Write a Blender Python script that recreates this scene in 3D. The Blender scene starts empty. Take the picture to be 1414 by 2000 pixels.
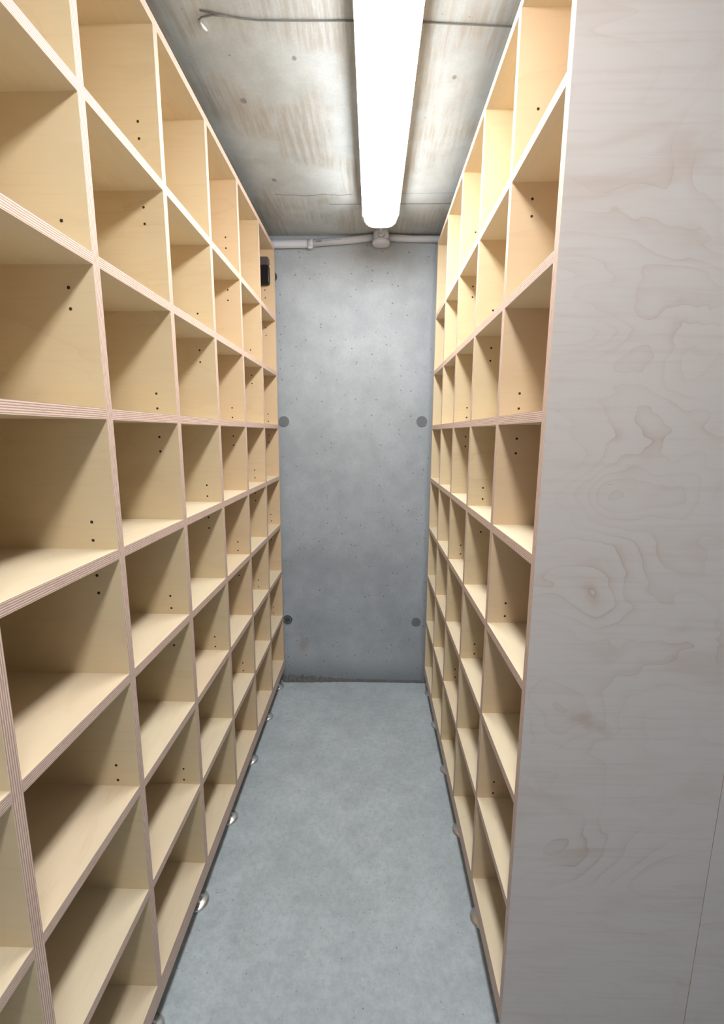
import bpy, math, random
from mathutils import Matrix, Vector
random.seed(7)
SC = bpy.context.scene
COL = SC.collection

# ---------------------------------------------------------------- units
# The room is measured in "survey" units with the camera at the origin; S turns
# them into metres and ZF is the survey height of the floor.
S = 0.87
ZF = -1.862          # floor
ZC = 1.258           # ceiling
YW = 3.165           # far wall
YN = -1.75           # wall behind the camera
XWL, XWR = -1.20, 2.15
def W(x, y, z):
    return Vector((x * S, y * S, (z - ZF) * S))

# ---------------------------------------------------------------- camera
F, PITCH, YAW, ROLL = 878.97, 0.1725, -0.0208, -0.0059
def camera_matrix():
    c, s = math.cos(YAW), math.sin(YAW)
    A = Matrix(((c, -s, 0), (s, c, 0), (0, 0, 1)))
    c, s = math.cos(PITCH), math.sin(PITCH)
    B = Matrix(((1, 0, 0), (0, c, -s), (0, s, c)))
    c, s = math.cos(ROLL), math.sin(ROLL)
    D = Matrix(((c, 0, -s), (0, 1, 0), (s, 0, c)))
    R = D @ B @ A
    right, fwd, up = R[0], R[1], R[2]
    M = Matrix.Identity(4)
    for i in range(3):
        M[i][0] = right[i]; M[i][1] = up[i]; M[i][2] = -fwd[i]
    M.translation = W(0, 0, 0)
    return M
cd = bpy.data.cameras.new('camera')
cam = bpy.data.objects.new('camera', cd); COL.objects.link(cam)
cam.matrix_world = camera_matrix()
cd.sensor_fit = 'HORIZONTAL'; cd.sensor_width = 36.0; cd.lens = 36.0 * F / 1414.0
cd.clip_start = 0.02; cd.clip_end = 50
SC.camera = cam

# ---------------------------------------------------------------- view, world, light
SC.view_settings.view_transform = 'Standard'
SC.view_settings.look = 'None'
SC.view_settings.gamma = 1.0
SC.view_settings.use_curve_mapping = False
SC.view_settings.exposure = 0.0
LAMP = 34.5                       # emission of the ceiling lamp diffusers
LAMP_COL = (1.0, 0.985, 0.955)
DAY = 4.0                         # daylight through the doorway behind the camera (watts)
DAY_COL = (0.80, 0.90, 1.0)
w = bpy.data.worlds.new('world'); SC.world = w; w.use_nodes = True
w.node_tree.nodes['Background'].inputs[0].default_value = (0.75, 0.85, 1.0, 1)
w.node_tree.nodes['Background'].inputs[1].default_value = 0.15
SC.cycles.use_denoising = True
SC.cycles.max_bounces = 10
SC.cycles.diffuse_bounces = 6
SC.cycles.sample_clamp_indirect = 6.0
al = bpy.data.lights.new('doorway_daylight', 'AREA')
al.shape = 'RECTANGLE'; al.size = 0.85; al.size_y = 1.95; al.energy = DAY; al.color = DAY_COL
alo = bpy.data.objects.new('doorway_daylight', al); COL.objects.link(alo)
alo.location = W(-0.05, YN + 0.05, ZF) + Vector((0, 0, 1.02)); alo.rotation_euler = (math.radians(90), 0, 0)

# ---------------------------------------------------------------- node helpers
def new_mat(name):
    m = bpy.data.materials.new(name); m.use_nodes = True
    nt = m.node_tree
    b = nt.nodes['Principled BSDF']
    return m, nt, b
class N:
    """tiny wrapper to write node maths as expressions"""
    def __init__(s, nt): s.nt = nt
    def node(s, t, **kw):
        n = s.nt.nodes.new(t)
        for k, v in kw.items(): setattr(n, k, v)
        return n
    def link(s, a, b): s.nt.links.new(a, b)
    def set(s, sock, v):
        if hasattr(v, 'is_output') or isinstance(v, bpy.types.NodeSocket): s.link(v, sock)
        else: sock.default_value = v
    def math(s, op, a, b=None, c=None, clamp=False):
        n = s.node('ShaderNodeMath', operation=op, use_clamp=clamp)
        s.set(n.inputs[0], a)
        if b is not None: s.set(n.inputs[1], b)
        if c is not None: s.set(n.inputs[2], c)
        return n.outputs[0]
    def vmath(s, op, a, b=None):
        n = s.node('ShaderNodeVectorMath', operation=op)
        s.set(n.inputs[0], a)
        if b is not None: s.set(n.inputs[1], b)
        return n.outputs['Value'] if op in ('LENGTH', 'DISTANCE') else n.outputs[0]
    def noise(s, vec, scale=1.0, detail=2.0, rough=0.5, dist=0.0):
        n = s.node('ShaderNodeTexNoise')
        s.link(vec, n.inputs['Vector'])
        n.inputs['Scale'].default_value = scale; n.inputs['Detail'].default_value = detail
        n.inputs['Roughness'].default_value = rough; n.inputs['Distortion'].default_value = dist
        return n.outputs['Fac']
    def scale(s, vec, v): return s.vmath('MULTIPLY', vec, v)
    def ramp(s, fac, stops, interp='LINEAR'):
        n = s.node('ShaderNodeValToRGB'); cr = n.color_ramp; cr.interpolation = interp
        s.set(n.inputs[0], fac)
        while len(cr.elements) < len(stops): cr.elements.new(0.5)
        for e, (p, c) in zip(cr.elements, stops):
            e.position = p; e.color = (c, c, c, 1) if isinstance(c, (int, float)) else (*c, 1)
        return n.outputs[0]
    def mix(s, fac, a, b, mode='MIX'):
        n = s.node('ShaderNodeMix', data_type='RGBA', blend_type=mode)
        s.set(n.inputs[0], fac)
        for i, v in ((6, a), (7, b)):
            if isinstance(v, (tuple, list)): n.inputs[i].default_value = (*v[:3], 1)
            else: s.link(v, n.inputs[i])
        return n.outputs[2]
    def sstep(s, x, lo, hi):
        n = s.node('ShaderNodeMapRange', interpolation_type='SMOOTHSTEP')
        s.set(n.inputs[0], x); n.inputs[1].default_value = lo; n.inputs[2].default_value = hi
        return n.outputs[0]
    def bump(s, h, strength, dist, nrm):
        n = s.node('ShaderNodeBump'); n.inputs['Strength'].default_value = strength; n.inputs['Distance'].default_value = dist
        s.link(h, n.inputs['Height']); s.link(n.outputs[0], nrm)
    def coords(s, rnd=True):
        tc = s.node('ShaderNodeTexCoord').outputs['Object']
        if not rnd: return tc
        oi = s.node('ShaderNodeObjectInfo').outputs['Random']
        cmb = s.node('ShaderNodeCombineXYZ')
        for i, k in enumerate((17.3, 9.1, 23.7)): s.link(s.math('MULTIPLY', oi, k), cmb.inputs[i])
        return s.vmath('ADD', tc, cmb.outputs[0]), oi

# ---------------------------------------------------------------- materials
def birch(name, light, dark, stretch, line=0.35, figure=1.0, vary=0.5, knots=None):
    """rotary-cut birch veneer: contour-like growth figure, fine pores, rare flecks"""
    m, nt, b = new_mat(name); n = N(nt)
    co, rnd = n.coords()
    co0 = n.coords(False)
    big = n.noise(n.scale(co, tuple(1.6 * k for k in stretch)), 1.0, 3.5, 0.42, 0.9)
    amt = None
    if knots:
        sx = n.node('ShaderNodeSeparateXYZ'); n.link(co0, sx.inputs[0])
        wob = n.math('MULTIPLY', n.math('SUBTRACT', n.noise(n.scale(co0, (5.0, 5.0, 5.0)), 1.0, 3.0, 0.6), 0.5), 0.10)
        amt = 0.30
        for kx, kz, rx, rz, h in knots:
            dx = n.math('MULTIPLY', n.math('ADD', n.math('SUBTRACT', sx.outputs[0], kx * S), wob), 1.0 / (rx * S))
            dz = n.math('MULTIPLY', n.math('ADD', n.math('SUBTRACT', sx.outputs[2], kz * S), n.math('MULTIPLY', wob, 0.7)), 1.0 / (rz * S))
            g = n.math('EXPONENT', n.math('MULTIPLY', n.math('ADD', n.math('MULTIPLY', dx, dx), n.math('MULTIPLY', dz, dz)), -1.0))
            big = n.math('ADD', big, n.math('MULTIPLY', g, h))
            amt = n.math('ADD', amt, n.math('MULTIPLY', g, 0.7), clamp=True)
    saw = n.math('FRACT', n.math('MULTIPLY', big, 8.0 * figure))
    ring = n.ramp(saw, [(0.0, 1.0), (0.035, 0.55), (0.25, 0.16), (0.65, 0.0), (0.97, 0.06), (1.0, 1.0)])
    blush = n.sstep(n.noise(n.scale(co, tuple(2.6 * k for k in stretch)), 1.0, 3.0, 0.5, 1.2), 0.54, 0.72)
    blot = n.sstep(n.noise(n.scale(co, tuple(2.3 * k for k in stretch)), 1.0, 2.0), 0.45, 0.75)
    col = n.mix(n.math('MULTIPLY', n.math('MULTIPLY', ring, n.math('ADD', blot, 0.25)), n.math('MULTIPLY', amt, line * 1.2) if knots else line), light, dark)
    col = n.mix(n.math('MULTIPLY', blush, n.math('MULTIPLY', amt, line * 0.6) if knots else line * 0.55), col, dark)
    fine = n.noise(n.scale(co, tuple(k * 42.0 if k > 1.5 else k * 4.0 for k in stretch)), 1.0, 3.0, 0.6)
    col = n.mix(n.math('MULTIPLY', n.sstep(fine, 0.45, 0.8), 0.10 + 0.1 * line), col, dark)
    fl = n.noise(n.scale(co, tuple(k * 95.0 if k > 1.5 else k * 14.0 for k in stretch)), 1.0, 1.0)
    col = n.mix(n.math('MULTIPLY', n.sstep(fl, 0.79, 0.84), 0.5), col, (0.20, 0.11, 0.06))
    # boards come from different logs: some pinker, some paler
    col = n.mix(n.math('MULTIPLY', n.sstep(rnd, 0.55, 1.0), vary * 0.35), col, (0.72, 0.46, 0.31))
    col = n.mix(n.math('MULTIPLY', n.sstep(rnd, 0.35, 0.0), vary * 0.30), col, (0.84, 0.73, 0.55))
    n.link(col, b.inputs['Base Color'])
    b.inputs['Roughness'].default_value = 0.5
    b.inputs['Specular IOR Level'].default_value = 0.3
    n.bump(fine, 0.06, 0.002, b.inputs['Normal'])
    return m

def ply_edge(name, axis, t):
    """cut plywood edge: plies stacked across the board's thickness"""
    m, nt, b = new_mat(name); n = N(nt)
    tc = n.coords(False)
    sx = n.node('ShaderNodeSeparateXYZ'); n.link(tc, sx.inputs[0])
    c = sx.outputs[axis]
    wob = n.noise(n.scale(tc, (9, 9, 9)), 1.0, 2.0)
    c2 = n.math('ADD', c, n.math('MULTIPLY', n.math('SUBTRACT', wob, 0.5), t * 0.05))
    ph = n.math('MULTIPLY_ADD', c2, 1.0 / (t / 11.0), 5.5)
    tri = n.math('ABSOLUTE', n.math('SUBTRACT', n.math('MODULO', n.math('ADD', ph, 40.0), 2.0), 1.0))
    band = n.sstep(tri, 0.30, 0.62)
    sc = [60, 60, 60]; sc[axis] = 500
    grain = n.noise(n.scale(tc, tuple(sc)), 1.0, 2.0)
    col = n.mix(band, (0.47, 0.30, 0.25), (0.80, 0.65, 0.55))
    col = n.mix(n.math('MULTIPLY', n.sstep(grain, 0.45, 0.75), 0.35), col, (0.30, 0.18, 0.13))
    n.link(col, b.inputs['Base Color'])
    b.inputs['Roughness'].default_value = 0.6
    b.inputs['Specular IOR Level'].default_value = 0.25
    return m

def concrete(name, base, kind):
    m, nt, b = new_mat(name); n = N(nt)
    tc = n.coords(False)
    sx = n.node('ShaderNodeSeparateXYZ'); n.link(tc, sx.inputs[0])
    X, Y, Z = sx.outputs
    big = n.noise(tc, 2.2, 4.0, 0.55)
    mid = n.noise(tc, 11.0, 5.0, 0.6)
    fin = n.noise(tc, 120.0, 3.0, 0.6)
    lo = tuple(v * 0.84 for v in base); hi = tuple(min(1, v * 1.12) for v in base)
    col = n.mix(n.sstep(n.math('ADD', n.math('MULTIPLY', big, 0.6), n.math('MULTIPLY', mid, 0.4)), 0.32, 0.68), lo, hi)
    col = n.mix(n.math('MULTIPLY', n.sstep(fin, 0.35, 0.7), 0.22), col, tuple(v * 0.7 for v in base))
    # bug holes
    def pits(scale, r, keep):
        v = n.node('ShaderNodeTexVoronoi'); v.inputs['Scale'].default_value = scale
        n.link(n.vmath('ADD', tc, n.scale(n.node('ShaderNodeTexNoise').outputs['Color'], (0.01, 0.01, 0.01))), v.inputs['Vector'])
        sep = n.node('ShaderNodeSeparateColor'); n.link(v.outputs['Color'], sep.inputs[0])
        rad = n.math('MULTIPLY', sep.outputs[0], r)
        inside = n.math('LESS_THAN', v.outputs['Distance'], rad)
        return n.math('MULTIPLY', inside, n.math('GREATER_THAN', sep.outputs[1], keep))
    if kind == 'wall':
        p = n.math('MAXIMUM', pits(16.0, 0.12, 0.45), pits(34.0, 0.16, 0.55))
        col = n.mix(n.math('MULTIPLY', p, 0.62), col, (0.06, 0.065, 0.07))
        # darker towards the floor joint, with rusty marks
        wob = n.math('MULTIPLY', mid, 0.12)
        low = n.sstep(n.math('SUBTRACT', Z, wob), 0.14, -0.06)
        col = n.mix(n.math('MULTIPLY', low, 0.45), col, (0.10, 0.105, 0.11))
        d = n.vmath('DISTANCE', n.scale(n.vmath('ADD', tc, n.scale(n.node('ShaderNodeTexNoise').outputs['Color'], (0.0, 0.0, 0.0))), (1.0, 0.0, 0.55)),
                    (-0.503 * S, 0.0, (-1.56 - ZF) * S * 0.55))
        rust = n.math('MULTIPLY', n.sstep(n.math('ADD', d, n.math('MULTIPLY', mid, 0.05)), 0.075, 0.03), 0.35)
        col = n.mix(rust, col, (0.30, 0.20, 0.12))
        # rough dark band down the wall by the right-hand shelving
        ed = n.math('ADD', n.math('MULTIPLY', n.math('SUBTRACT', mid, 0.5), 0.05), X)
        col = n.mix(n.math('MULTIPLY', n.math('MULTIPLY', n.sstep(ed, 0.375 * S, 0.40 * S), n.sstep(ed, 0.46 * S, 0.42 * S)), 0.35), col, (0.16, 0.18, 0.20))
        h = n.math('SUBTRACT', n.math('MULTIPLY', mid, 0.5), p)
        n.bump(h, 0.25, 0.004, b.inputs['Normal'])
        rough = 0.75
    elif kind == 'floor':
        p = n.math('MAXIMUM', pits(30.0, 0.10, 0.5), pits(75.0, 0.18, 0.5))
        col = n.mix(n.math('MULTIPLY', p, 0.55), col, (0.07, 0.075, 0.075))
        sp = pits(55.0, 0.16, 0.7)
        col = n.mix(n.math('MULTIPLY', sp, 0.35), col, (0.62, 0.64, 0.64))
        st = n.sstep(n.noise(n.scale(tc, (1.0, 0.7, 1.0)), 3.0, 6.0, 0.7), 0.50, 0.80)
        col = n.mix(n.math('MULTIPLY', st, 0.35), col, (0.20, 0.205, 0.20))
        gr = n.noise(tc, 45.0, 5.0, 0.75)
        col = n.mix(n.math('MULTIPLY', n.sstep(gr, 0.38, 0.66), 0.28), col, (0.24, 0.26, 0.275))
        h = n.math('SUBTRACT', n.math('MULTIPLY', fin, 0.6), n.math('MULTIPLY', p, 0.8))
        n.bump(h, 0.22, 0.004, b.inputs['Normal'])
        rough = 0.62
    else:
        p = n.math('MAXIMUM', pits(9.0, 0.05, 0.5), pits(26.0, 0.09, 0.62))
        col = n.mix(n.math('MULTIPLY', p, 0.6), col, (0.09, 0.085, 0.08))
        # rusty form-board streaks running along the room
        patch = n.sstep(n.noise(n.scale(tc, (3.2, 3.0, 1.0)), 1.0, 3.0, 0.55), 0.44, 0.60)
        strk = n.sstep(n.noise(n.scale(tc, (62.0, 3.5, 1.0)), 1.0, 4.0, 0.7), 0.34, 0.62)
        col = n.mix(n.math('MULTIPLY', n.math('MULTIPLY', patch, strk), 0.55), col, (0.29, 0.225, 0.155))
        pale = n.sstep(n.noise(n.scale(tc, (2.4, 1.6, 1.0)), 1.3, 3.0), 0.52, 0.75)
        col = n.mix(n.math('MULTIPLY', pale, 0.35), col, (0.62, 0.64, 0.63))
        # board joints across the room
        def seam(y0, x0, x1, wdt, k, amp):
            dd = n.math('ABSOLUTE', n.math('SUBTRACT', n.math('ADD', Y, n.math('MULTIPLY', n.math('SUBTRACT', n.noise(n.scale(tc, (5, 0.0, 0.0)), 1.0, 3.0), 0.5), amp)), y0 * S))
            mk = n.math('MULTIPLY', n.sstep(dd, wdt, wdt * 0.35), n.math('MULTIPLY', n.math('GREATER_THAN', X, x0 * S), n.math('LESS_THAN', X, x1 * S)))
            return n.math('MULTIPLY', mk, k)
        sm = n.math('MAXIMUM', seam(2.66, -0.53, -0.12, 0.005, 0.6, 0.09), seam(2.76, -0.25, 0.9, 0.006, 0.65, 0.01))
        sm = n.math('MAXIMUM', sm, seam(2.65, 0.1, 0.9, 0.004, 0.4, 0.02))
        sm = n.math('MAXIMUM', sm, seam(1.50, 0.1, 0.9, 0.012, 0.3, 0.04))
        col = n.mix(sm, col, (0.07, 0.07, 0.075))
        # dark plugs left by the formwork
        for (px, py, r) in ((-0.506, 1.966, 0.013), (-0.506, 2.515, 0.013), (-0.277, 1.77, 0.009), (0.283, 1.86, 0.009), (0.25, 1.53, 0.012)):
            d = n.vmath('DISTANCE', n.scale(tc, (1.0, 0.8, 0.0)), (px * S, py * S * 0.8, 0))
            col = n.mix(n.math('MULTIPLY', n.sstep(d, r, r * 0.55), 0.6), col, (0.10, 0.10, 0.10))
        h = n.math('SUBTRACT', n.math('MULTIPLY', mid, 0.5), n.math('ADD', p, sm))
        n.bump(h, 0.25, 0.004, b.inputs['Normal'])
        rough = 0.7
    n.link(col, b.inputs['Base Color'])
    b.inputs['Roughness'].default_value = rough
    b.inputs['Specular IOR Level'].default_value = 0.3
    return m

def plain(name, colr, rough=0.5, metal=0.0, spec=0.5, var=0.12, sc=30.0):
    m, nt, b = new_mat(name); n = N(nt)
    tc = n.coords(False)
    f = n.noise(tc, sc, 3.0)
    n.link(n.mix(n.math('MULTIPLY', f, var), colr, tuple(v * 0.6 for v in colr)), b.inputs['Base Color'])
    b.inputs['Roughness'].default_value = rough; b.inputs['Metallic'].default_value = metal
    b.inputs['Specular IOR Level'].default_value = spec
    return m

T = 0.026            # board thickness, survey units
M_DIV = birch('birch_upright', (0.71, 0.58, 0.375), (0.52, 0.35, 0.19), (0.9, 3.0, 3.0), 0.26, 1.0, 0.8)
M_SHELF = birch('birch_shelf', (0.74, 0.645, 0.475), (0.56, 0.40, 0.24), (3.0, 0.9, 3.0), 0.22)
KNOTS = [(-0.10, 0.145, 0.09, 0.10, 0.30), (-0.14, -0.45, 0.12, 0.10, 0.22), (-0.09, -0.13, 0.07, 0.10, -0.10), (-0.04, 0.46, 0.09, 0.12, 0.18),
         (-0.11, -0.85, 0.10, 0.08, 0.15), (0.04, 0.14, 0.14, 0.08, 0.22), (-0.03, 0.29, 0.12, 0.06, 0.16), (0.03, -0.12, 0.12, 0.16, 0.2), (-0.13, 0.85, 0.15, 0.07, 0.1)]
M_END = birch('birch_end_panel', (0.60, 0.545, 0.515), (0.40, 0.27, 0.185), (1.1, 2.2, 2.2), 0.85, 1.4, 0.0, KNOTS)
M_EV = ply_edge('plywood_edge_upright', 1, T * S)
M_EH = ply_edge('plywood_edge_level', 2, T * S)
M_HOLE = plain('drilled_hole_shade', (0.035, 0.02, 0.012), 0.9)  # flat discs; the shade inside the drilled holes is in their colour
M_WALL = concrete('wall_concrete', (0.41, 0.455, 0.505), 'wall')
M_FLOOR = concrete('floor_concrete', (0.475, 0.54, 0.585), 'floor')
M_CEIL = concrete('ceiling_concrete', (0.45, 0.49, 0.51), 'ceiling')
M_PLUG = plain('plug_concrete', (0.20, 0.215, 0.235), 0.8, 0, 0.3, 0.5, 60)
M_PLUGD = plain('plug_ring_dark', (0.07, 0.075, 0.085), 0.8)
M_MORTAR = plain('mortar', (0.17, 0.175, 0.18), 0.9, 0, 0.2, 0.9, 40)
M_PVC = plain('grey_plastic', (0.60, 0.62, 0.69), 0.4, 0, 0.4)
M_PRINT = plain('print_ink', (0.12, 0.12, 0.13), 0.7)
M_STEEL = plain('polished_steel', (0.80, 0.82, 0.84), 0.27, 0.9)
M_STEM = plain('dark_steel', (0.20, 0.20, 0.21), 0.35, 1.0)
M_BLACK = plain('black_plastic', (0.010, 0.009, 0.012), 0.35, 0, 0.4)
M_SMOKE = plain('smoked_grey_plastic', (0.10, 0.085, 0.095), 0.25, 0, 0.5)
M_WIRE = plain('wire_dark', (0.17, 0.17, 0.165), 0.6)
M_TIP = plain('white_tape', (0.70, 0.71, 0.70), 0.6)
M_HOUS = plain('lamp_housing_plastic', (0.60, 0.60, 0.61), 0.45)
M_DOOR = plain('painted_frame', (0.72, 0.70, 0.67), 0.5)
def emitter(name, k):
    m, nt, b = new_mat(name); n = N(nt)
    b.inputs['Base Color'].default_value = (0.85, 0.85, 0.85, 1)
    b.inputs['Emission Color'].default_value = (*LAMP_COL, 1)
    b.inputs['Emission Strength'].default_value = LAMP * k
    b.inputs['Roughness'].default_value = 0.4
    return m
M_LAMP = emitter('opal_diffuser', 1.0)
M_LAMPEND = emitter('opal_diffuser_end', 0.11)   # beyond the tube's end the cover glows less

# ---------------------------------------------------------------- mesh helpers
class MB:
    def __init__(s): s.v = []; s.f = []; s.m = []; s.sm = []
    def face(s, pts, mi=0, smooth=False):
        i = len(s.v); s.v += [tuple(p) for p in pts]; s.f.append(tuple(range(i, i + len(pts)))); s.m.append(mi); s.sm.append(smooth)
    def box(s, x0, x1, y0, y1, z0, z1, mx=0, my=0, mz=0, ch=0.0):
        i = len(s.v)
        s.v += [(x0, y0, z0), (x1, y0, z0), (x1, y1, z0), (x0, y1, z0), (x0, y0, z1), (x1, y0, z1), (x1, y1, z1), (x0, y1, z1)]
        for q, mi in (((0, 3, 2, 1), mz), ((4, 5, 6, 7), mz), ((0, 1, 5, 4), my), ((2, 3, 7, 6), my), ((1, 2, 6, 5), mx), ((3, 0, 4, 7), mx)):
            s.f.append(tuple(i + k for k in q)); s.m.append(mi); s.sm.append(False)
    def loft(s, rings, mi=0, smooth=True, caps=True, closed=True):
        i = len(s.v); n = len(rings[0])
        for r in rings: s.v += [tuple(p) for p in r]
        for a in range(len(rings) - 1):
            for k in range(n if closed else n - 1):
                k2 = (k + 1) % n
                s.f.append((i + a * n + k, i + a * n + k2, i + (a + 1) * n + k2, i + (a + 1) * n + k)); s.m.append(mi); s.sm.append(smooth)
        if caps:
            s.f.append(tuple(i + k for k in reversed(range(n)))); s.m.append(mi); s.sm.append(False)
            s.f.append(tuple(i + (len(rings) - 1) * n + k for k in range(n))); s.m.append(mi); s.sm.append(False)
    def lathe(s, cx, cy, prof, n=28, mi=0):
        s.loft([[(cx + r * math.cos(2 * math.pi * k / n), cy + r * math.sin(2 * math.pi * k / n), z) for k in range(n)] for r, z in prof], mi)
    def tube(s, pts, r, n=12, mi=0, caps=True):
        pts = [Vector(p) for p in pts]; rings = []
        for a, p in enumerate(pts):
            d = (pts[min(a + 1, len(pts) - 1)] - pts[max(a - 1, 0)]).normalized()
            u = d.cross(Vector((0, 0, 1)))
            if u.length < 1e-3: u = d.cross(Vector((0, 1, 0)))
            u.normalize(); v = u.cross(d)
            rr = r[a] if isinstance(r, (list, tuple)) else r
            rings.append([p + rr * (math.cos(2 * math.pi * k / n) * u + math.sin(2 * math.pi * k / n) * v) for k in range(n)])
        s.loft(rings, mi, True, caps)
    def mesh(s, name, mats):
        me = bpy.data.meshes.new(name)
        me.from_pydata([(a * S, b * S, c * S) for a, b, c in s.v], [], s.f)
        for m in mats: me.materials.append(m)
        for p, mi, sm in zip(me.polygons, s.m, s.sm): p.material_index = mi; p.use_smooth = sm
        import bmesh
        bm = bmesh.new(); bm.from_mesh(me); bmesh.ops.recalc_face_normals(bm, faces=bm.faces); bm.to_mesh(me); bm.free()
        return me
def link(name, me, loc, parent=None):
    """loc: survey offset from the parent's base (or survey position when top-level)"""
    o = bpy.data.objects.new(name, me); COL.objects.link(o)
    if parent is None: o.location = W(*loc)
    else: o.parent = parent; o.location = Vector(loc) * S
    return o
def thing(name, label, cat, loc, group=None):
    o = bpy.data.objects.new(name, None); COL.objects.link(o); o.empty_display_size = 0.1
    o.location = W(*loc); o['label'] = label; o['category'] = cat
    if group: o['group'] = group
    return o
def tag(o, label, cat, group=None):
    o['label'] = label; o['category'] = cat
    if group: o['group'] = group
    return o
def struct(name, mb, mat, loc=(0, 0, ZF), label=None):
    o = link(name, mb.mesh(name, mat if isinstance(mat, list) else [mat]), loc); o['kind'] = 'structure'
    if label: o['label'] = label
    return o

# ---------------------------------------------------------------- the room
H = ZC - ZF
def slab(x0, x1, y0, y1, z0, z1):
    b = MB(); b.box(x0, x1, y0, y1, z0, z1); return b
struct('floor', slab(XWL - .1, XWR + .1, YN - .1, YW + .1, -0.12, 0.0), M_FLOOR)
struct('ceiling', slab(XWL - .1, XWR + .1, YN - .1, YW + .1, H, H + 0.15), M_CEIL)
wb = struct('wall_back', slab(XWL - .1, XWR + .1, YW, YW + 0.12, 0.0, H), M_WALL)
struct('wall_left', slab(XWL - .12, XWL, YN - .1, YW, 0.0, H), M_WALL)
struct('wall_right', slab(XWR, XWR + .12, YN - .1, YW, 0.0, H), M_WALL)
# wall behind the camera, with an open doorway
b = MB()
D0, D1, DH = -0.60, 0.50, 2.40
b.box(XWL - .1, D0, YN - .12, YN, 0, H); b.box(D1, XWR + .1, YN - .12, YN, 0, H); b.box(D0, D1, YN - .12, YN, DH, H)
struct('wall_front', b, M_WALL)
b = MB()
b.box(D0 - .02, D0 + .03, YN - .13, YN + .02, 0, DH + .03); b.box(D1 - .03, D1 + .02, YN - .13, YN + .02, 0, DH + .03)
b.box(D0 + .03, D1 - .03, YN - .13, YN + .02, DH - .03, DH + .03)
struct('door_1', b, M_DOOR)

# round formwork plugs in the far wall
def plug(px, pz, r, rings):
    m = MB(); n = 32
    prof = [(0.0005, 0.004), (r, 0.004), (r, -0.002)]
    R = [[(rr * math.cos(2 * math.pi * k / n), -d, rr * math.sin(2 * math.pi * k / n)) for k in range(n)] for rr, d in prof]
    m.loft(R, 0, False, False)
    if rings:
        for a, bq in ((r * .99, r * .80), (r * .55, 0.001)):
            m.loft([[(rr * math.cos(2 * math.pi * k / n), -0.0055, rr * math.sin(2 * math.pi * k / n)) for k in range(n)] for rr in (a, bq)], 1, False, False)
    return m
for px, pz, r, rg, lb in ((-0.610, 0.080, 0.036, False, 'mottled round grey formwork plug'), (0.341, 0.085, 0.036, False, 'plain dark round formwork plug'),
                      (-0.617, -1.372, 0.034, True, 'ringed round formwork plug with dark centre'), (0.341, -1.378, 0.033, False, 'dark round formwork plug near the floor')):
    o = link('formwork_plug', plug(px, pz, r, rg).mesh('formwork_plug', [M_PLUG, M_PLUGD]), (px, YW, pz - ZF), wb)
    o['label'] = lb
m = plug(0, 0, 0.032, False)
o = link('formwork_plug', m.mesh('formwork_plug', [M_PLUGD, M_PLUGD]), (-0.664, YW, 1.011 - ZF), wb)
o['label'] = 'near-black round plug high by the left shelving'

# rough mortar left along the foot of the far wall
m = MB(); rings = []
nx = 90
for i in range(nx + 1):
    x = -0.66 + 1.12 * i / nx
    k = max(0.0, 1.0 - max(0.0, x + 0.55) / 0.42)
    h = 0.014 + k * 0.030 * (0.5 + 0.5 * math.sin(i * 1.7) * math.sin(i * 0.63)) + random.uniform(0, 0.010) * (0.4 + k)
    d = 0.012 + k * 0.022 + random.uniform(0, 0.008)
    rings.append([(x, 0.0, h), (x, -d * .35, h * .92 + random.uniform(-.003, .003)), (x, -d * .8, h * .5 + random.uniform(-.004, .004)), (x, -d, 0.0), (x, 0.0, 0.0)])
m.loft(rings, 0, False)
o = struct('trim_1', m, M_MORTAR, (0, YW, ZF)); o['label'] = 'crumbly grey mortar along the foot of the far wall'

# ---------------------------------------------------------------- shelving
ROW = [0.7192, 0.3757, 0.0298, -0.3175, -0.6578, -0.9973, -1.3386]   # underside of the seven shelf rows
ZBOT, ZTOP = -1.6637, 1.1494                                             # inner faces of bottom and top board
DEPTH = 0.53
ZB0 = ZBOT - T - 0.042                                                   # underside of the base rail
_cache = {}
def board(key, sx, sy, sz, kind):
    """one plywood board, centred; kind 'upright' (veneer on +-Y) or 'level' (veneer on +-Z)"""
    k = (key, round(sx, 4), round(sy, 4), round(sz, 4), kind)
    if k not in _cache:
        b = MB()
        if kind == 'upright': b.box(-sx/2, sx/2, -sy/2, sy/2, -sz/2, sz/2, 1, 0, 1); mats = [M_DIV, M_EV]
        else: b.box(-sx/2, sx/2, -sy/2, sy/2, -sz/2, sz/2, 1, 1, 0); mats = [M_SHELF, M_EH]
        _cache[k] = b.mesh(key, mats)
    return _cache[k]
def foot_mesh():
    b = MB()
    r = 0.046
    b.lathe(0, 0, [(r, 0.0), (r, 0.004), (r * .97, 0.006), (r * .88, 0.0095), (r * .72, 0.013), (r * .50, 0.0165), (r * .34, 0.020), (0.013, 0.028)])
    return b.mesh('foot', [M_STEEL])
def stem_mesh(h):
    b = MB(); b.lathe(0, 0, [(0.013, 0.026), (0.013, 0.045), (0.009, 0.05), (0.009, h)], 16); return b.mesh('foot_stem', [M_STEM])
FOOT = foot_mesh(); STEM = stem_mesh(ZB0 - ZF)

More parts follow.
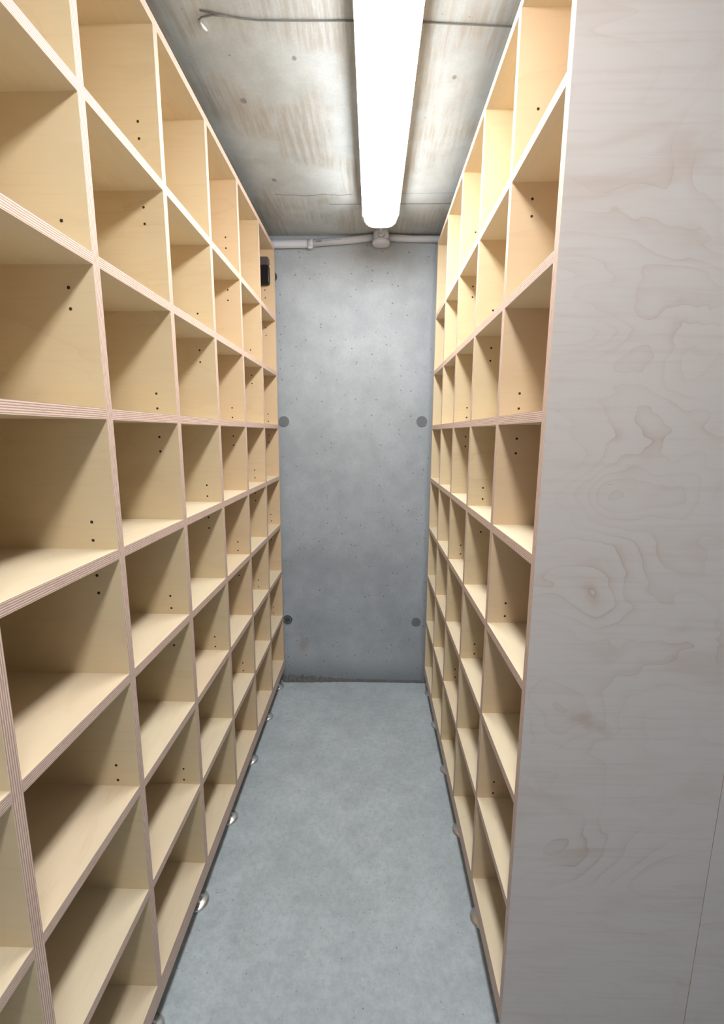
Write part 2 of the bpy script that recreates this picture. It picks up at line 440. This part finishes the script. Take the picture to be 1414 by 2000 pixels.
def shelving(label, xf, sgn, near, holes, group, end_near=None):
    """xf: survey x of the open front, sgn: direction in which the depth runs, near: near-face y of every upright"""
    y0, y1 = near[0], near[-1] + T
    xc = xf + sgn * DEPTH / 2; yc = (y0 + y1) / 2
    root = thing('shelving_unit', label, 'shelving', (xc, yc, ZF), group)
    def part(name, me, x, y, z): return link(name, me, (x - xc, y - yc, z - ZF), root)
    for i, yn in enumerate(near):
        end = i in (0, len(near) - 1)
        za, zb = (ZB0, ZTOP + T) if end else (ZBOT, ZTOP)
        mb = MB(); dx = DEPTH / 2
        mb.box(-dx, dx, -T/2, T/2, (za - zb)/2, (zb - za)/2, 1, 0, 1)
        zc = (za + zb) / 2
        for (hx, hz) in holes.get(i, []):
            n = 12
            ring = [(hx - xc + 0.0040 * math.cos(2 * math.pi * k / n), -T/2 - 0.0005, hz - zc + 0.0040 * math.sin(2 * math.pi * k / n)) for k in range(n)]
            mb.face(ring, 2)
        face = end_near if (i == 0 and end_near) else M_DIV
        nm = 'side_panel' if end else 'upright'
        o = part(nm, mb.mesh(nm, [face, M_EV, M_HOLE]), xc, yn + T/2, zc)
    for i in range(len(near) - 1):
        a, c = near[i] + T, near[i + 1]
        for z in ROW:
            part('shelf', board('shelf', DEPTH - 0.012, c - a, T, 'level'), xc - sgn * 0.006, (a + c)/2, z + T/2)
    L = y1 - y0 - 2 * T
    part('bottom_board', board('bottom_board', DEPTH, L, T, 'level'), xc, yc, ZBOT - T/2)
    part('top_board', board('top_board', DEPTH, L, T, 'level'), xc, yc, ZTOP + T/2)
    part('base_rail', board('base_rail', T, L, 0.042, 'level'), xf + sgn * T/2, yc, ZBOT - T - 0.021)
    part('base_rail', board('base_rail', T, L, 0.042, 'level'), xf + sgn * (DEPTH - T/2), yc, ZBOT - T - 0.021)
    bk = MB(); bk.box(-0.006, 0.006, -L/2, L/2, (ZBOT - ZTOP)/2, (ZTOP - ZBOT)/2)
    part('back_panel', bk.mesh('back_panel', [M_DIV]), xf + sgn * (DEPTH - 0.006), yc, (ZTOP + ZBOT)/2)
    for yn in near:
        for xx in (xf + sgn * 0.047, xf + sgn * (DEPTH - 0.06)):
            f = part('foot', FOOT, xx, min(max(yn + T/2, y0 + .05), y1 - .05), ZF); f['label'] = 'domed polished steel foot'
            link('stem', STEM, (0, 0, 0), f)
    return root

XL, XR = -0.6375, 0.3984
YL = [3.0905 - 0.4 * k for k in range(7, -1, -1)]
YR = [3.0312 - 0.3938 * k for k in range(5, -1, -1)]
HL = {2: [(-0.700, 0.466), (-0.699, 0.326), (-0.699, 0.280), (-0.699, -0.222), (-0.700, -0.269), (-0.699, -0.361), (-0.699, -0.408), (-0.698, -0.907), (-0.697, -0.953)],
      3: [(-0.699, 0.903), (-0.699, 0.858), (-0.700, 0.673), (-0.700, 0.627), (-0.701, 0.124), (-0.701, 0.077), (-0.701, -0.015), (-0.701, -0.062), (-0.702, -0.565), (-0.701, -0.610), (-0.701, -0.750), (-0.698, -1.249), (-0.699, -1.295)],
      4: [(-0.700, 0.468), (-0.700, 0.328), (-0.700, 0.282), (-0.700, -0.220), (-0.700, -0.267), (-0.700, -0.359), (-0.700, -0.406), (-0.701, -0.908), (-0.700, -0.955)],
      5: [(-0.697, 0.905), (-0.697, 0.858), (-0.697, 0.674), (-0.698, 0.627), (-0.700, 0.123), (-0.700, 0.076), (-0.700, -0.016), (-0.700, -0.062), (-0.700, -0.565), (-0.701, -0.611), (-0.701, -0.748), (-0.701, -1.251), (-0.700, -1.297)],
      6: [(-0.701, 0.469), (-0.700, 0.329), (-0.700, 0.283), (-0.702, -0.219), (-0.702, -0.266), (-0.703, -0.359), (-0.703, -0.404), (-0.702, -0.908), (-0.703, -0.953)],
      7: [(-0.699, 0.908), (-0.698, 0.861), (-0.701, 0.677), (-0.700, 0.630), (-0.702, 0.126), (-0.702, 0.078), (-0.701, -0.014), (-0.703, -0.062), (-0.703, -0.562), (-0.702, -0.609), (-0.703, -0.746), (-0.704, -1.247), (-0.705, -1.294)],
      }
HR = {1: [(0.460, 0.905), (0.460, 0.675), (0.461, 0.629), (0.459, 0.126), (0.459, 0.080), (0.459, -0.013), (0.459, -0.059), (0.457, -0.562), (0.457, -0.608), (0.456, -1.247), (0.455, -1.293)],
      2: [(0.461, 0.470), (0.462, 0.332), (0.461, 0.284), (0.458, -0.217), (0.459, -0.263), (0.459, -0.402), (0.457, -0.904), (0.458, -0.949)],
      3: [(0.462, 0.904), (0.461, 0.674), (0.461, 0.628), (0.459, 0.126), (0.459, 0.080), (0.458, -0.012), (0.459, -0.059), (0.458, -0.558), (0.459, -0.604), (0.458, -1.242), (0.459, -1.288)],
      }
shelving('long birch plywood shelving filling the left side of the aisle, with drilled uprights', XL, -1, YL, HL, None)
shelving('birch plywood shelving on the right of the aisle behind the broad grey-beige end panel', XR, 1, YR, HR, None, M_END)
shelving('birch shelving back to back behind the right-hand unit, a sliver of end panel showing', XR + 2 * DEPTH + 0.002, -1, YR, {}, None, M_END)

# ---------------------------------------------------------------- ceiling lamp
LX = 0.036
def lamp(label, ya, yb, full):
    root = thing('ceiling_lamp', label, 'lamp', (LX, (ya + yb)/2, ZC), 'batten lamps in a row on the ceiling')
    yc = (ya + yb) / 2
    d = MB(); n = 20
    def ring(y, k, zk):
        R = []
        for i in range(n + 1):
            a = math.pi * i / n
            cx, sz = math.cos(a), math.sin(a)
            x = 0.094 * k * math.copysign(abs(cx) ** 0.55, cx)
            z = -0.070 - 0.057 * zk * (sz ** 0.7)
            R.append((x, y - yc, z))
        return R
    prof = [(0.0, .56, .38), (.006, .66, .58), (.016, .78, .78), (.032, .89, .92), (.055, .965, .985), (.09, 1, 1)]
    ys = [(ya + a, k, z) for a, k, z in prof] + [(yb - a, k, z) for a, k, z in reversed(prof)]
    d.loft([ring(*q) for q in ys], 0, True, True)
    for fi, f in enumerate(d.f):
        my = sum(d.v[k][1] for k in f) / len(f)
        if abs(my) > (yb - ya) / 2 - 0.056: d.m[fi] = 1
    link('diffuser', d.mesh('diffuser', [M_LAMP, M_LAMPEND]), (0, 0, 0), root)
    h = MB()
    h.loft([[(x, y - yc, z) for x, z in ((-.080, 0), (-.090, -.02), (-.100, -.068), (-.100, -.072), (.100, -.072), (.100, -.068), (.090, -.02), (.080, 0))] for y in (ya + .05, yb - .05)], 0, False)
    link('housing', h.mesh('housing', [M_HOUS]), (0, 0, 0), root)
    for y in (ya, yb):
        s = 1 if y == ya else -1
        e = MB()
        e.loft([[(x, y + s * q - yc, z) for x, z in ((-.07 * k, -.004), (-.08 * k, -.02), (-.097 * k, -.0715), (.097 * k, -.0715), (.08 * k, -.02), (.07 * k, -.004))] for q, k in ((.004, .62), (.02, .85), (.052, 1.0))], 0, False)
        link('end_cap', e.mesh('end_cap', [M_HOUS]), (0, 0, 0), root)
    return root
lamp('long glowing white batten lamp on the concrete ceiling, above the middle of the aisle', 1.05, 2.79, True)
LAMP2 = True
if LAMP2: lamp('glowing white batten lamp on the ceiling nearer the doorway, out of view overhead', -0.95, 0.79, False)

# ---------------------------------------------------------------- conduit and junction box
JX, JY = 0.046, 3.095
r = thing('junction_box', 'round grey plastic junction box under the ceiling at the end of the lamp', 'junction box', (JX, JY, ZC))
b = MB(); b.lathe(0, 0, [(0.046, 0.0), (0.046, -0.010), (0.049, -0.012), (0.049, -0.058)], 32)
link('box_body', b.mesh('box_body', [M_PVC]), (0, 0, 0), r)
b = MB(); b.lathe(0, 0, [(0.049, -0.058), (0.056, -0.059), (0.056, -0.078), (0.053, -0.082), (0.030, -0.084)], 32)
link('lid', b.mesh('lid', [M_PVC]), (0, 0, 0), r)
b = MB(); b.tube([(0, -0.045, -0.036), (0, -0.062, -0.036)], [0.024, 0.017], 16)
link('gland', b.mesh('gland', [M_PVC]), (0, 0, 0), r)
b = MB(); b.tube([(0, 0, 0), (-0.002, 0.12, -0.002), (-0.004, 0.265, 0.012)], 0.0085, 12)
o = link('lamp_cable', b.mesh('lamp_cable', [M_PVC]), (LX + 0.010, 2.775, 1.207))
tag(o, 'short grey cable sleeve between the lamp end and the junction box', 'cable')
CY = YW - 0.023
def conduit(label, pts, rad):
    root = thing('conduit', label, 'pipe', pts[0], 'conduits along the top of the far wall')
    b = MB(); b.tube([tuple(p[i] - pts[0][i] for i in range(3)) for p in pts], rad, 16)
    link('pipe', b.mesh('pipe', [M_PVC]), (0, 0, 0), root)
    return root
c1 = conduit('thicker level grey conduit at far left, ending at the coupler', [(-1.17, CY, 1.196), (-0.80, CY, 1.197), (-0.412, CY, 1.201)], 0.0232)
c2 = conduit('grey printed conduit rising from the coupler to the junction box', [(-0.412, CY, 1.203), (-0.15, CY, 1.222), (JX - 0.045, CY - 0.012, 1.2345)], 0.0205)
c3 = conduit('grey conduit running right from the junction box to the right-hand shelving', [(JX + 0.045, CY - 0.012, 1.233), (0.25, CY, 1.229), (0.90, CY, 1.220)], 0.0195)
b = MB(); b.tube([(-0.012, 0, -0.001), (0.022, 0, 0.001)], 0.0262, 18)
b.box(-0.008, 0.020, -0.020, 0.0, -0.036, -0.020)
k = link('coupler', b.mesh('coupler', [M_PVC]), (0, 0, 0), c2)
b = MB()                                        # small blurred dark print on the pipe
for i in range(9):
    x = 0.042 + i * 0.0042 + random.uniform(-.0006, .0006)
    z = (x / 0.262) * 0.019
    b.box(x, x + 0.0026, -0.0212, -0.0198, z - 0.0035 + random.uniform(-.001, .001), z + 0.0055)
for i in range(26):
    x = 0.088 + i * 0.0045; z = (x / 0.262) * 0.019 + 0.002
    b.box(x, x + 0.0028, -0.0210, -0.0198, z - 0.0006, z + 0.0009)
link('print', b.mesh('print', [M_PRINT]), (0, 0, 0), c2)

# ---------------------------------------------------------------- black device in the top left far cell
r = thing('wall_device', 'black rounded box with grey top in the top far cell of left shelving', 'device', (-0.735, YL[-1], 1.017))
def rounded(x0, x1, z0, z1, ya, yb, rad, seg=5):
    def ol(y, ins):
        P = []
        for cx, cz, a0 in ((x1 - rad, z1 - rad, 0), (x0 + rad, z1 - rad, 90), (x0 + rad, z0 + rad, 180), (x1 - rad, z0 + rad, 270)):
            for i in range(seg + 1):
                a = math.radians(a0 + 90 * i / seg); P.append((cx + (rad - ins) * math.cos(a), y, cz + (rad - ins) * math.sin(a)))
        return P
    m = MB(); m.loft([ol(yb, 0), ol(ya + .006, 0), ol(ya, .006)], 0, True, True); return m
link('body', rounded(-0.080, 0.072, -0.083, 0.034, -0.030, 0.0, 0.014).mesh('body', [M_BLACK]), (0, 0, 0), r)
link('lens', rounded(-0.079, 0.071, 0.030, 0.084, -0.026, 0.0, 0.016).mesh('lens', [M_SMOKE]), (0, 0, 0), r)

# ---------------------------------------------------------------- loose wire under the ceiling
r = thing('wire', 'thin dark wire running across the ceiling with a hooked white-tipped end', 'wire', (-0.40, 1.62, ZC))
b = MB()
P1 = [(-0.532, 1.585), (-0.47, 1.602), (-0.42, 1.613), (-0.36, 1.621), (-0.22, 1.625), (-0.085, 1.627), (0.15, 1.636), (0.43, 1.655), (0.95, 1.68)]
b.tube([(x + 0.40, y - 1.62, -0.0035) for x, y in P1], 0.0023, 8)
P2 = [(-0.455, 1.606), (-0.50, 1.601), (-0.534, 1.607), (-0.547, 1.617), (-0.545, 1.624)]
b.tube([(x + 0.40, y - 1.62, -0.0042) for x, y in P2], 0.0024, 8)
link('strand', b.mesh('strand', [M_WIRE]), (0, 0, 0), r)
b = MB(); b.tube([(-0.145, 0.004, -0.0045), (-0.141, 0.018, -0.006), (-0.133, 0.030, -0.007)], [.003, .005, .003], 8)
o = link('taped_tip', b.mesh('taped_tip', [M_TIP]), (0, 0, 0), r); o['label'] = 'white taped wire end'
